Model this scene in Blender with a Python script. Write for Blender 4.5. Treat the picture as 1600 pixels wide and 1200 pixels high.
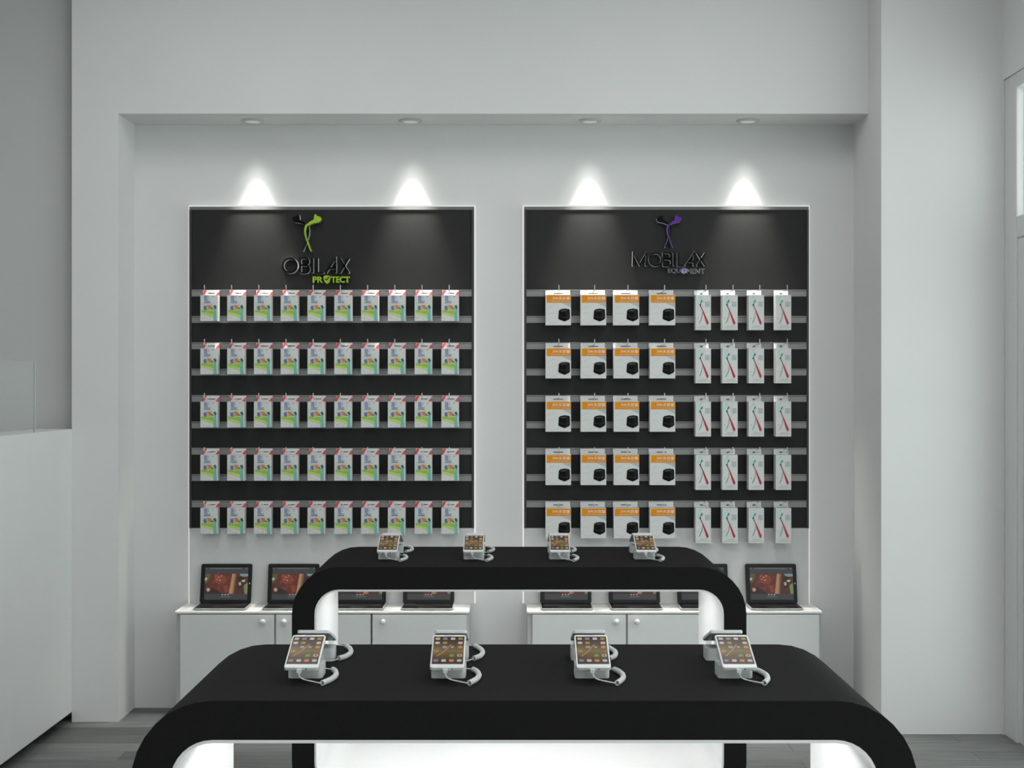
import bpy, bmesh, math, random
from mathutils import Vector, Matrix

# ------------------------------------------------------------------ clear
for o in list(bpy.data.objects):
    bpy.data.objects.remove(o, do_unlink=True)
scene = bpy.context.scene
COL = scene.collection
PI = math.pi

# ------------------------------------------------------------------ camera
cam_d = bpy.data.cameras.new('camera')
cam_d.lens = 50.0
cam_d.sensor_width = 36.0
cam_d.sensor_fit = 'HORIZONTAL'
cam_d.clip_start = 0.05
cam = bpy.data.objects.new('camera', cam_d)
COL.objects.link(cam)
cam.location = (0, 0, 1.5)
cam.rotation_euler = (PI / 2, 0, 0)
scene.camera = cam

# ------------------------------------------------------------------ colour management
scene.view_settings.view_transform = 'Standard'
scene.view_settings.look = 'None'
scene.view_settings.gamma = 1.0
scene.view_settings.use_curve_mapping = False
scene.view_settings.exposure = -0.1

# ------------------------------------------------------------------ world (overcast daylight)
WORLD_STRENGTH = 2.5
world = bpy.data.worlds.new('overcast_sky')
scene.world = world
world.use_nodes = True
wn = world.node_tree
wn.nodes.clear()
w_out = wn.nodes.new('ShaderNodeOutputWorld')
w_bg = wn.nodes.new('ShaderNodeBackground')
w_bg.inputs['Strength'].default_value = WORLD_STRENGTH
w_tc = wn.nodes.new('ShaderNodeTexCoord')
w_sep = wn.nodes.new('ShaderNodeSeparateXYZ')
w_ramp = wn.nodes.new('ShaderNodeValToRGB')
w_ramp.color_ramp.elements[0].position = 0.0
w_ramp.color_ramp.elements[0].color = (0.87, 0.93, 0.915, 1)
w_ramp.color_ramp.elements[1].position = 0.7
w_ramp.color_ramp.elements[1].color = (0.83, 0.88, 0.875, 1)
wn.links.new(w_tc.outputs['Generated'], w_sep.inputs[0])
wn.links.new(w_sep.outputs['Z'], w_ramp.inputs[0])
wn.links.new(w_ramp.outputs[0], w_bg.inputs['Color'])
wn.links.new(w_bg.outputs[0], w_out.inputs['Surface'])

# daylight portal: the glazed right side
def portal(name, loc, rot, sx, sy):
    d = bpy.data.lights.new(name, 'AREA')
    d.shape = 'RECTANGLE'
    d.size, d.size_y = sx, sy
    d.cycles.is_portal = True
    o = bpy.data.objects.new(name, d)
    COL.objects.link(o)
    o.location, o.rotation_euler = loc, rot
portal('daylight_portal', (2.15, 1.7, 1.67), (0, PI / 2, 0), 3.3, 8.8)

CEILING_FILL = 6.6      # radiance of the unseen fill panels added on the ceiling
SPOT_BEAM, SPOT_FIELD = 160.0, 6.5   # W, narrow beam and soft field of each downlight over the wall panels
RING_LED = 6.0           # radiance of the light panel inside the display tables
HALO = 0.82               # radiance of the light edge behind the wall panels

# ------------------------------------------------------------------ materials
def new_mat(name):
    m = bpy.data.materials.new(name)
    m.use_nodes = True
    nt = m.node_tree
    nt.nodes.clear()
    out = nt.nodes.new('ShaderNodeOutputMaterial')
    return m, nt, out

def srgb(r, g, b):
    def f(c):
        c /= 255.0
        return c / 12.92 if c <= 0.04045 else ((c + 0.055) / 1.055) ** 2.4
    return (f(r), f(g), f(b))

def mat(name, col, rough=0.5, metal=0.0, var=0.03, scale=30.0, spec=0.5, bump=0.0, emit=None, estr=0.0, stretch=(1, 1, 1)):
    m, nt, out = new_mat(name)
    p = nt.nodes.new('ShaderNodeBsdfPrincipled')
    tc = nt.nodes.new('ShaderNodeTexCoord')
    mp = nt.nodes.new('ShaderNodeMapping')
    mp.inputs['Scale'].default_value = stretch
    nz = nt.nodes.new('ShaderNodeTexNoise')
    nz.inputs['Scale'].default_value = scale
    nz.inputs['Detail'].default_value = 3
    nt.links.new(tc.outputs['Object'], mp.inputs[0])
    nt.links.new(mp.outputs[0], nz.inputs['Vector'])
    rp = nt.nodes.new('ShaderNodeValToRGB')
    rp.color_ramp.elements[0].position = 0.3
    rp.color_ramp.elements[1].position = 0.7
    rp.color_ramp.elements[0].color = tuple(max(0, c * (1 - var)) for c in col) + (1,)
    rp.color_ramp.elements[1].color = tuple(min(1, c * (1 + var)) for c in col) + (1,)
    nt.links.new(nz.outputs[0], rp.inputs[0])
    nt.links.new(rp.outputs[0], p.inputs['Base Color'])
    p.inputs['Roughness'].default_value = rough
    p.inputs['Metallic'].default_value = metal
    p.inputs['Specular IOR Level'].default_value = spec
    if bump:
        b = nt.nodes.new('ShaderNodeBump')
        b.inputs['Strength'].default_value = bump
        b.inputs['Distance'].default_value = 0.002
        nt.links.new(nz.outputs[0], b.inputs['Height'])
        nt.links.new(b.outputs[0], p.inputs['Normal'])
    if emit:
        p.inputs['Emission Color'].default_value = tuple(emit) + (1,)
        p.inputs['Emission Strength'].default_value = estr
    nt.links.new(p.outputs[0], out.inputs[0])
    return m

def emission(name, col, strength):
    m, nt, out = new_mat(name)
    e = nt.nodes.new('ShaderNodeEmission')
    e.inputs[0].default_value = tuple(col) + (1,)
    e.inputs[1].default_value = strength
    nt.links.new(e.outputs[0], out.inputs[0])
    return m

def clear_glass(name, tint=(0.95, 0.98, 0.97), refl=0.08, haze=0.0, haze_col=(0.8, 0.85, 0.85)):
    m, nt, out = new_mat(name)
    t = nt.nodes.new('ShaderNodeBsdfTransparent')
    t.inputs[0].default_value = tuple(tint) + (1,)
    g = nt.nodes.new('ShaderNodeBsdfGlossy')
    g.inputs['Roughness'].default_value = 0.03
    mx = nt.nodes.new('ShaderNodeMixShader')
    fr = nt.nodes.new('ShaderNodeLayerWeight')
    fr.inputs[0].default_value = 0.5
    pw = nt.nodes.new('ShaderNodeMath'); pw.operation = 'POWER'
    pw.inputs[1].default_value = 5.0
    nt.links.new(fr.outputs['Facing'], pw.inputs[0])
    ma = nt.nodes.new('ShaderNodeMath'); ma.operation = 'MULTIPLY_ADD'
    ma.inputs[1].default_value = 0.25
    ma.inputs[2].default_value = refl
    nt.links.new(pw.outputs[0], ma.inputs[0])
    nt.links.new(ma.outputs[0], mx.inputs[0])
    nt.links.new(t.outputs[0], mx.inputs[1])
    nt.links.new(g.outputs[0], mx.inputs[2])
    last = mx
    if haze:
        d = nt.nodes.new('ShaderNodeBsdfDiffuse')
        d.inputs[0].default_value = tuple(haze_col) + (1,)
        m2 = nt.nodes.new('ShaderNodeMixShader')
        m2.inputs[0].default_value = haze
        nt.links.new(mx.outputs[0], m2.inputs[1])
        nt.links.new(d.outputs[0], m2.inputs[2])
        last = m2
    nt.links.new(last.outputs[0], out.inputs[0])
    return m

def wood_floor():
    m, nt, out = new_mat('grey_wood_planks')
    p = nt.nodes.new('ShaderNodeBsdfPrincipled')
    tc = nt.nodes.new('ShaderNodeTexCoord')
    br = nt.nodes.new('ShaderNodeTexBrick')
    br.inputs['Scale'].default_value = 1.0
    br.inputs['Brick Width'].default_value = 1.15
    br.inputs['Row Height'].default_value = 0.135
    br.inputs['Mortar Size'].default_value = 0.0018
    br.inputs['Mortar Smooth'].default_value = 0.3
    br.inputs['Bias'].default_value = 0.0
    br.offset = 0.37
    br.inputs['Color1'].default_value = (0.092, 0.095, 0.093, 1)
    br.inputs['Color2'].default_value = (0.19, 0.195, 0.19, 1)
    br.inputs['Mortar'].default_value = (0.045, 0.045, 0.045, 1)
    nt.links.new(tc.outputs['Object'], br.inputs['Vector'])
    mp = nt.nodes.new('ShaderNodeMapping')
    mp.inputs['Scale'].default_value = (1.6, 26.0, 1.0)
    nz = nt.nodes.new('ShaderNodeTexNoise')
    nz.inputs['Scale'].default_value = 2.2
    nz.inputs['Detail'].default_value = 7
    nz.inputs['Roughness'].default_value = 0.62
    nt.links.new(tc.outputs['Object'], mp.inputs[0])
    nt.links.new(mp.outputs[0], nz.inputs['Vector'])
    rp = nt.nodes.new('ShaderNodeValToRGB')
    rp.color_ramp.elements[0].position = 0.32
    rp.color_ramp.elements[0].color = (0.55, 0.55, 0.55, 1)
    rp.color_ramp.elements[1].position = 0.68
    rp.color_ramp.elements[1].color = (1.2, 1.2, 1.2, 1)
    nt.links.new(nz.outputs[0], rp.inputs[0])
    mx = nt.nodes.new('ShaderNodeMix')
    mx.data_type = 'RGBA'
    mx.blend_type = 'MULTIPLY'
    mx.inputs[0].default_value = 1.0
    nt.links.new(br.outputs['Color'], mx.inputs[6])
    nt.links.new(rp.outputs[0], mx.inputs[7])
    nt.links.new(mx.outputs[2], p.inputs['Base Color'])
    p.inputs['Roughness'].default_value = 0.45
    b = nt.nodes.new('ShaderNodeBump')
    b.inputs['Strength'].default_value = 0.15
    b.inputs['Distance'].default_value = 0.002
    nt.links.new(nz.outputs[0], b.inputs['Height'])
    nt.links.new(b.outputs[0], p.inputs['Normal'])
    nt.links.new(p.outputs[0], out.inputs[0])
    return m

def wallpaper():
    # lit phone picture: a brown and gold macro image with a pale stem across it
    m, nt, out = new_mat('phone_picture')
    tc = nt.nodes.new('ShaderNodeTexCoord')
    nz = nt.nodes.new('ShaderNodeTexNoise')
    nz.inputs['Scale'].default_value = 38.0
    nz.inputs['Detail'].default_value = 2
    nt.links.new(tc.outputs['Object'], nz.inputs['Vector'])
    sp = nt.nodes.new('ShaderNodeSeparateXYZ')
    nt.links.new(tc.outputs['Object'], sp.inputs[0])
    # distance from the middle of the picture along its length
    su = nt.nodes.new('ShaderNodeMath'); su.operation = 'SUBTRACT'
    su.inputs[1].default_value = 0.064
    nt.links.new(sp.outputs['Y'], su.inputs[0])
    ab = nt.nodes.new('ShaderNodeMath'); ab.operation = 'ABSOLUTE'
    nt.links.new(su.outputs[0], ab.inputs[0])
    ml = nt.nodes.new('ShaderNodeMath'); ml.operation = 'MULTIPLY_ADD'
    ml.inputs[1].default_value = -14.0
    ml.inputs[2].default_value = 0.66
    nt.links.new(ab.outputs[0], ml.inputs[0])
    ad = nt.nodes.new('ShaderNodeMath'); ad.operation = 'MULTIPLY_ADD'
    ad.inputs[1].default_value = 0.45
    nt.links.new(nz.outputs[0], ad.inputs[0])
    nt.links.new(ml.outputs[0], ad.inputs[2])
    rp = nt.nodes.new('ShaderNodeValToRGB')
    rp.color_ramp.elements[0].position = 0.1
    rp.color_ramp.elements[0].color = (0.010, 0.005, 0.003, 1)
    rp.color_ramp.elements[1].position = 0.95
    rp.color_ramp.elements[1].color = (0.30, 0.19, 0.07, 1)
    e2 = rp.color_ramp.elements.new(0.5)
    e2.color = (0.10, 0.052, 0.018, 1)
    nt.links.new(ad.outputs[0], rp.inputs[0])
    p = nt.nodes.new('ShaderNodeBsdfPrincipled')
    p.inputs['Base Color'].default_value = (0.01, 0.01, 0.01, 1)
    p.inputs['Roughness'].default_value = 0.35
    p.inputs['Specular IOR Level'].default_value = 0.2
    nt.links.new(rp.outputs[0], p.inputs['Emission Color'])
    p.inputs['Emission Strength'].default_value = 0.62
    nt.links.new(p.outputs[0], out.inputs[0])
    return m

def screen_col(name, rgb, k=1.0):
    c = srgb(*rgb)
    return mat(name, (0.01, 0.01, 0.01), 0.35, spec=0.2, emit=c, estr=k)

M = {}
M['wall'] = mat('white_painted_plaster', (0.663, 0.671, 0.669), 0.75, var=0.012, scale=3.0, spec=0.2, bump=0.03)
M['wall_dim'] = mat('shaded_white_plaster', (0.52, 0.525, 0.52), 0.75, var=0.012, scale=3.0, spec=0.2, bump=0.03)  # wall plaster with the recess's shade put into its colour
M['floor'] = wood_floor()
M['black'] = mat('black_laminate', (0.0122, 0.0122, 0.0120), 0.75, var=0.06, scale=60, spec=0.05, bump=0.02)
M['panel_black'] = mat('black_slatwall_board', (0.0118, 0.0118, 0.0117), 0.6, var=0.05, scale=40, spec=0.3)
M['frame_black'] = mat('dark_frame', (0.03, 0.03, 0.03), 0.45, var=0.05, spec=0.5)
M['frame_lit'] = mat('dark_frame_lit_top', (0.13, 0.13, 0.128), 0.5, var=0.04)  # dark frame lightened in colour where the downlights catch it
M['rail'] = mat('brushed_grey_aluminium', (0.26, 0.26, 0.26), 0.5, 0.35, var=0.05, scale=80, stretch=(1, 1, 30))
M['rail_dark'] = mat('rail_groove', (0.08, 0.08, 0.08), 0.6)
M['lower_board'] = mat('light_grey_board', (0.60, 0.61, 0.61), 0.6, var=0.015)
M['cab'] = mat('white_cabinet_lacquer', (0.62, 0.64, 0.64), 0.42, var=0.012, scale=6)
M['counter'] = mat('white_counter_laminate', (0.74, 0.755, 0.75), 0.35, var=0.012, scale=6)
M['cab_shadow'] = mat('cabinet_carcass', (0.48, 0.49, 0.49), 0.6, var=0.02)
M['top'] = mat('white_worktop', (0.83, 0.82, 0.785), 0.35, var=0.015, scale=9)
M['knob'] = mat('satin_white_knob', (0.72, 0.72, 0.72), 0.25, 0.2)
M['liner'] = mat('white_gloss_liner', (0.74, 0.75, 0.75), 0.22, var=0.01)
M['led'] = emission('white_light_panel', (1.0, 1.0, 0.99), RING_LED)
M['halo'] = emission('white_light_edge', (1.0, 1.0, 0.985), HALO)
M['ceil_fill'] = emission('ceiling_fill_panel', (1.0, 1.0, 0.985), CEILING_FILL)
M['spot_disc'] = mat('frosted_downlight_glass', (0.75, 0.75, 0.73), 0.5, emit=(1, 0.98, 0.94), estr=0.12)
M['spot_ring'] = mat('downlight_ring', (0.50, 0.50, 0.49), 0.4, 0.2)
M['white_plastic'] = mat('white_plastic', (0.57, 0.585, 0.585), 0.4, var=0.01)
M['phone_white'] = mat('white_phone_shell', (0.62, 0.63, 0.625), 0.35, 0.0, var=0.01)
M['phone_back'] = mat('grey_phone_back', (0.34, 0.35, 0.36), 0.35, 0.3, var=0.02)
M['acrylic'] = clear_glass('clear_acrylic', (0.95, 0.97, 0.97), 0.05, 0.16)
M['glass'] = clear_glass('window_glass', (0.97, 0.985, 0.98), 0.03)
M['counter_glass'] = clear_glass('counter_glass_screen', (0.98, 0.99, 0.985), 0.02, 0.05, (0.8, 0.83, 0.82))
M['glass_edge'] = mat('polished_glass_edge', (0.76, 0.79, 0.785), 0.2)
M['door_white'] = mat('grey_white_door_paint', (0.60, 0.61, 0.61), 0.5, var=0.012)
M['black_gloss'] = mat('black_glass_bezel', (0.007, 0.007, 0.0075), 0.4, var=0.02, spec=0.25)
M['key_black'] = mat('black_keys', (0.02, 0.02, 0.021), 0.55)
M['alu'] = mat('silver_aluminium', (0.50, 0.50, 0.49), 0.35, 0.3, var=0.02, scale=120)
M['wire'] = mat('zinc_wire', (0.62, 0.62, 0.61), 0.3, 0.6, var=0.03)
M['toe'] = mat('black_toe_kick', (0.006, 0.006, 0.006), 0.8)
M['picture'] = wallpaper()

# ------------------------------------------------------------------ mesh builder
class MB:
    def __init__(s):
        s.v, s.f, s.m = [], [], []
    def face(s, pts, m=0):
        i = len(s.v)
        s.v += [tuple(p) for p in pts]
        s.f.append(tuple(range(i, i + len(pts))))
        s.m.append(m)
    def box(s, x0, x1, y0, y1, z0, z1, m=0):
        i = len(s.v)
        s.v += [(x0, y0, z0), (x1, y0, z0), (x1, y1, z0), (x0, y1, z0), (x0, y0, z1), (x1, y0, z1), (x1, y1, z1), (x0, y1, z1)]
        for q in ((0, 3, 2, 1), (4, 5, 6, 7), (0, 1, 5, 4), (1, 2, 6, 5), (2, 3, 7, 6), (3, 0, 4, 7)):
            s.f.append(tuple(i + k for k in q))
            s.m.append(m)
    def prism(s, prof, frm, a, b, m=0, side=None):
        """prof: CCW list of 2D points; frm(u, v, w) maps to 3D; extruded along w from a to b."""
        n = len(prof)
        i = len(s.v)
        s.v += [frm(u, v, a) for u, v in prof] + [frm(u, v, b) for u, v in prof]
        s.f.append(tuple(i + k for k in range(n)))
        s.m.append(m)
        s.f.append(tuple(i + n + k for k in reversed(range(n))))
        s.m.append(m)
        for k in range(n):
            k2 = (k + 1) % n
            s.f.append((i + k, i + n + k, i + n + k2, i + k2))
            s.m.append(m if side is None else side)
    def ring(s, outer, inner, y0, y1, m=0):
        """closed band between two XZ loops of equal length, from y0 (front) to y1."""
        n = len(outer)
        i = len(s.v)
        for y in (y0, y1):
            s.v += [(x, y, z) for x, z in outer]
            s.v += [(x, y, z) for x, z in inner]
        of, nf, ob, nb = i, i + n, i + 2 * n, i + 3 * n
        for k in range(n):
            k2 = (k + 1) % n
            s.f += [(of + k, of + k2, nf + k2, nf + k), (ob + k2, ob + k, nb + k, nb + k2),
                    (of + k2, of + k, ob + k, ob + k2), (nf + k, nf + k2, nb + k2, nb + k)]
            s.m += [m] * 4
    def tube(s, pts, r, n=8, m=0, cap=True):
        pts = [Vector(p) for p in pts]
        L = len(pts)
        tang = []
        for k in range(L):
            a, b = pts[max(0, k - 1)], pts[min(L - 1, k + 1)]
            tang.append((b - a).normalized())
        up = Vector((0, 0, 1)) if abs(tang[0].z) < 0.9 else Vector((1, 0, 0))
        nrm = (up - tang[0] * up.dot(tang[0])).normalized()
        i = len(s.v)
        for k in range(L):
            nrm = (nrm - tang[k] * nrm.dot(tang[k])).normalized()
            bi = tang[k].cross(nrm)
            rr = r[k] if isinstance(r, (list, tuple)) else r
            for j in range(n):
                a = 2 * PI * j / n
                s.v.append(tuple(pts[k] + nrm * (math.cos(a) * rr) + bi * (math.sin(a) * rr)))
        for k in range(L - 1):
            for j in range(n):
                j2 = (j + 1) % n
                s.f.append((i + k * n + j, i + k * n + j2, i + (k + 1) * n + j2, i + (k + 1) * n + j))
                s.m.append(m)
        if cap:
            s.f.append(tuple(i + j for j in reversed(range(n)))); s.m.append(m)
            s.f.append(tuple(i + (L - 1) * n + j for j in range(n))); s.m.append(m)
    def lathe(s, prof, frm, n=20, m=0):
        """prof: (radius, height) list, first and last radius may be 0; frm(x, y, h) maps to 3D."""
        i = len(s.v)
        for r, h in prof:
            for j in range(n):
                a = 2 * PI * j / n
                s.v.append(frm(r * math.cos(a), r * math.sin(a), h))
        for k in range(len(prof) - 1):
            for j in range(n):
                j2 = (j + 1) % n
                s.f.append((i + k * n + j, i + k * n + j2, i + (k + 1) * n + j2, i + (k + 1) * n + j))
                s.m.append(m)
        s.f.append(tuple(i + j for j in reversed(range(n)))); s.m.append(m)
        k = len(prof) - 1
        s.f.append(tuple(i + k * n + j for j in range(n))); s.m.append(m)
    def ribbon(s, pts, hw, frm, d, m=0, side=1, closed=False):
        """flat stroke along 2D pts, half width hw (number or list), front at w=0, back at w=d."""
        P = [Vector(p) for p in pts]
        L = len(P)
        left, right = [], []
        for k in range(L):
            if closed:
                a, b = P[(k - 1) % L], P[(k + 1) % L]
            else:
                a, b = P[max(0, k - 1)], P[min(L - 1, k + 1)]
            h = hw[k] if isinstance(hw, (list, tuple)) else hw
            e1 = (P[k] - a).normalized() if (P[k] - a).length > 1e-9 else (b - P[k]).normalized()
            e2 = (b - P[k]).normalized() if (b - P[k]).length > 1e-9 else e1
            n1, n2 = Vector((-e1.y, e1.x)), Vector((-e2.y, e2.x))
            nn = (n1 + n2)
            nn = nn.normalized() if nn.length > 1e-6 else n1
            c = max(0.45, nn.dot(n1))
            left.append(P[k] + nn * (h / c))
            right.append(P[k] - nn * (h / c))
        i = len(s.v)
        for w in (0.0, d):
            s.v += [frm(p.x, p.y, w) for p in left] + [frm(p.x, p.y, w) for p in right]
        lf, rf, lb, rb = i, i + L, i + 2 * L, i + 3 * L
        for k in range(L if closed else L - 1):
            k2 = (k + 1) % L
            s.f += [(lf + k, rf + k, rf + k2, lf + k2), (lb + k2, rb + k2, rb + k, lb + k),
                    (lf + k2, lb + k2, lb + k, lf + k), (rf + k, rb + k, rb + k2, rf + k2)]
            s.m += [m, m, side, side]
        if not closed:
            s.f += [(lf, lb, rb, rf), (rf + L - 1, rb + L - 1, lb + L - 1, lf + L - 1)]
            s.m += [side, side]
    def text(s, txt, frm, x, y, width, height, m=0, bold=0.0, extrude=0.0, side=None):
        """text outlines fitted into width x height, lower left corner at (x, y)."""
        cu = bpy.data.curves.new('lettering', 'FONT')
        cu.body = txt
        cu.offset = bold
        cu.fill_mode = 'FRONT'
        ob = bpy.data.objects.new('lettering', cu)
        COL.objects.link(ob)
        dg = bpy.context.evaluated_depsgraph_get()
        me = bpy.data.meshes.new_from_object(ob.evaluated_get(dg))
        if len(me.vertices):
            xs = [v.co.x for v in me.vertices]
            ys = [v.co.y for v in me.vertices]
            ax, ay = min(xs), min(ys)
            sx, sy = width / max(1e-6, max(xs) - ax), height / max(1e-6, max(ys) - ay)
            i = len(s.v)
            fl = [(x + (v.co.x - ax) * sx, y + (v.co.y - ay) * sy) for v in me.vertices]
            s.v += [frm(u, v, 0.0) for u, v in fl]
            for p in me.polygons:
                s.f.append(tuple(i + k for k in p.vertices))
                s.m.append(m)
            if extrude:
                j = len(s.v)
                s.v += [frm(u, v, extrude) for u, v in fl]
                cnt = {}
                for p in me.polygons:
                    vs = list(p.vertices)
                    for q in range(len(vs)):
                        a, b = vs[q], vs[(q + 1) % len(vs)]
                        cnt.setdefault((min(a, b), max(a, b)), []).append((a, b))
                for es in cnt.values():
                    if len(es) == 1:
                        a, b = es[0]
                        s.f.append((i + a, j + a, j + b, i + b))
                        s.m.append(m if side is None else side)
        bpy.data.objects.remove(ob, do_unlink=True)
        bpy.data.curves.remove(cu)
        bpy.data.meshes.remove(me)
    def build(s, name, mats, parent=None, smooth=None, bevel=0.0, seg=2):
        me = bpy.data.meshes.new(name)
        me.from_pydata(s.v, [], s.f)
        for mm in (mats if isinstance(mats, (list, tuple)) else [mats]):
            me.materials.append(mm)
        me.polygons.foreach_set('material_index', s.m)
        bm = bmesh.new()
        bm.from_mesh(me)
        if bevel or smooth:
            bmesh.ops.remove_doubles(bm, verts=bm.verts, dist=1e-6)
        bmesh.ops.recalc_face_normals(bm, faces=bm.faces)
        bm.to_mesh(me)
        bm.free()
        if smooth:
            me.shade_smooth()
            me.set_sharp_from_angle(angle=math.radians(smooth))
        me.update()
        o = bpy.data.objects.new(name, me)
        COL.objects.link(o)
        if parent:
            o.parent = parent
        if bevel:
            b = o.modifiers.new('bevel', 'BEVEL')
            b.width = bevel
            b.segments = seg
            b.limit_method = 'ANGLE'
            b.angle_limit = math.radians(40)
            b.harden_normals = False
        return o

def tag(o, label, cat, group=None, kind=None):
    o['label'] = label
    o['category'] = cat
    if group:
        o['group'] = group
    if kind:
        o['kind'] = kind
    return o

def thing(name, label, cat, loc=(0, 0, 0), group=None, rot=(0, 0, 0)):
    o = bpy.data.objects.new(name, None)
    o.empty_display_size = 0.05
    COL.objects.link(o)
    o.location = loc
    o.rotation_euler = rot
    return tag(o, label, cat, group)

def copy_thing(o, loc, label=None, parent=None):
    c = o.copy()
    COL.objects.link(c)
    if parent is None:
        c.location = loc
        if label:
            c['label'] = label
    else:
        c.parent = parent
    for ch in list(o.children):
        copy_thing(ch, None, None, c)
    return c

def struct(name, mb, m, label, cat, **kw):
    o = mb.build(name, m, **kw)
    return tag(o, label, cat, kind='structure')

XY = lambda u, v, w: (u, v, w)
def rrect(w, h, r, seg=6, cx=0.0, cy=0.0):
    """CCW rounded rectangle loop."""
    out = []
    for sx, sy, a0 in ((1, 1, 0), (-1, 1, 90), (-1, -1, 180), (1, -1, 270)):
        for k in range(seg + 1):
            a = math.radians(a0 + 90 * k / seg)
            out.append((cx + sx * (w / 2 - r) + r * math.cos(a), cy + sy * (h / 2 - r) + r * math.sin(a)))
    return out

ORD = ['first', 'second', 'third', 'fourth', 'fifth', 'sixth', 'seventh', 'eighth', 'ninth', 'tenth']
ROW = ['top row', 'second row', 'middle row', 'fourth row', 'bottom row']
FROM4 = ['leftmost', 'second from left', 'third from left', 'rightmost']

# ------------------------------------------------------------------ room
Y_FRONT, Y_NICHE, Y_COL = 6.3125, 6.587, 6.093
NX0, NX1, WX0, WX1 = -1.748, 1.582, -1.954, 2.10
Z_NICHE, Z_CEIL = 2.70, 3.60
mb = MB(); mb.box(-3.9, 2.35, -2.9, 7.1, -0.1, 0.0)
struct('floor', mb, M['floor'], 'grey wood plank floor of the shop', 'floor')
mb = MB(); mb.box(-3.9, 2.35, -2.9, 7.1, Z_CEIL, Z_CEIL + 0.1)
struct('ceiling', mb, M['wall'], 'white shop ceiling above the frame', 'ceiling')
mb = MB(); mb.box(NX0, NX1, Y_NICHE, 6.75, 0, Z_NICHE)
struct('wall_back', mb, M['wall'], 'white back wall of the lit niche behind the two panels', 'wall')
mb = MB(); mb.box(WX0, NX0, Y_FRONT, 6.75, 0, Z_CEIL)
struct('wall_back_pier', mb, M['wall'], 'white wall pier left of the niche beside the counter', 'wall')
mb = MB(); mb.box(NX0, NX1, Y_FRONT, 6.75, Z_NICHE, Z_CEIL)
struct('wall_back_lintel', mb, M['wall'], 'white wall above the niche with downlights in its underside', 'wall')
mb = MB(); mb.box(NX1, 2.14, Y_COL, 6.75, 0, Z_CEIL)
struct('wall_back_column', mb, M['wall'], 'white projecting wall between the niche and the glazed door', 'wall')
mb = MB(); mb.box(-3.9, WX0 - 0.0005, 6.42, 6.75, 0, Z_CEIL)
struct('wall_back_recess', mb, M['wall_dim'], 'wall set back behind the counter at far left, shade in its colour', 'wall')
mb = MB(); mb.box(-3.9, 2.14, -3.05, -2.9, 0, Z_CEIL)  # unseen wall added to shut out light from behind the camera
struct('wall_front_blocker', mb, M['wall'], 'white unseen wall behind the viewer, added to shut out light', 'wall')
mb = MB(); mb.box(-3.9, -3.75, -2.9, 6.42, 0, Z_CEIL)
struct('wall_left', mb, M['wall'], 'white left side wall outside the frame', 'wall')
# right side wall with the openings of the glazed door and the added window
DY0, DY1, DZ = 4.55, 6.08, 2.80      # door set
VY0, VY1, VZ0, VZ1 = -2.6, 4.25, 0.10, 3.30
mb = MB()
mb.box(WX1, 2.14, -2.9, Y_COL, VZ1, Z_CEIL)
mb.box(WX1, 2.14, VY1, Y_COL, DZ, VZ1)
mb.box(WX1, 2.14, -2.9, VY0, DZ, VZ1)
mb.box(WX1, 2.14, DY1, Y_COL, 0, DZ)
mb.box(WX1, 2.14, VY1, DY0, 0, DZ)
mb.box(WX1, 2.14, VY0, VY1, 0, VZ0)
mb.box(WX1, 2.14, -2.9, VY0, 0, DZ)
struct('wall_right', mb, M['wall'], 'white right side wall around the glazed door', 'wall')

# glazed door with a fixed pane above it
d = bpy.data.objects.new('door_1', None); COL.objects.link(d); d.location = (2.10, DY1, 0)
tag(d, 'white glazed door with a pane above it at the right edge', 'door', kind='structure')
def at_door(mb): # shift world coordinates to the door's own
    mb.v = [(x - 2.10, y - DY1, z) for x, y, z in mb.v]
    return mb
mb = MB()
mb.box(2.104, 2.138, DY1 - 0.145, DY1 - 0.002, 0, DZ - 0.002)
mb.box(2.104, 2.138, DY0 + 0.002, DY0 + 0.145, 0, DZ - 0.002)
mb.box(2.104, 2.138, DY0 + 0.145, DY1 - 0.145, 2.738, DZ - 0.002)
mb.box(2.104, 2.138, DY0 + 0.145, DY1 - 0.145, 2.109, 2.20)
at_door(mb).build('door_frame', M['door_white'], d, bevel=0.006)
mb = MB(); mb.box(2.117, 2.125, DY0 + 0.146, DY1 - 0.146, 2.199, 2.737)
at_door(mb).build('transom_pane', M['glass'], d)
mb = MB()
a, b = DY0 + 0.15, DY1 - 0.15
mb.box(2.108, 2.134, b - 0.075, b, 0.012, 2.105)
mb.box(2.108, 2.134, a, a + 0.075, 0.012, 2.105)
mb.box(2.108, 2.134, a + 0.075, b - 0.075, 2.03, 2.105)
mb.box(2.108, 2.134, a + 0.075, b - 0.075, 0.012, 0.093)
leaf = at_door(mb).build('door_leaf', M['door_white'], d, bevel=0.004)
mb = MB(); mb.box(2.117, 2.125, a + 0.074, b - 0.074, 0.092, 2.031)
at_door(mb).build('door_pane', M['glass'], leaf)

# unseen window added further along the right side to let in more daylight
w = bpy.data.objects.new('window_added', None); COL.objects.link(w); w.location = (2.10, VY1, VZ0)
tag(w, 'large unseen window added for daylight in the right side wall nearer than the door', 'window', kind='structure')
mb = MB()
for (y0, y1, z0, z1) in ((VY1 - 0.08, VY1 - 0.002, VZ0 + 0.002, VZ1 - 0.002), (VY0 + 0.002, VY0 + 0.08, VZ0 + 0.002, VZ1 - 0.002), (VY0 + 0.08, VY1 - 0.08, VZ1 - 0.08, VZ1 - 0.002), (VY0 + 0.08, VY1 - 0.08, VZ0 + 0.002, VZ0 + 0.08), (1.9, 1.97, VZ0 + 0.08, VZ1 - 0.08)):
    mb.box(2.104, 2.138, y0, y1, z0, z1)
mb.v = [(x - 2.10, y - VY1, z - VZ0) for x, y, z in mb.v]
mb.build('window_frame', M['door_white'], w, bevel=0.005)
mb = MB()
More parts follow.
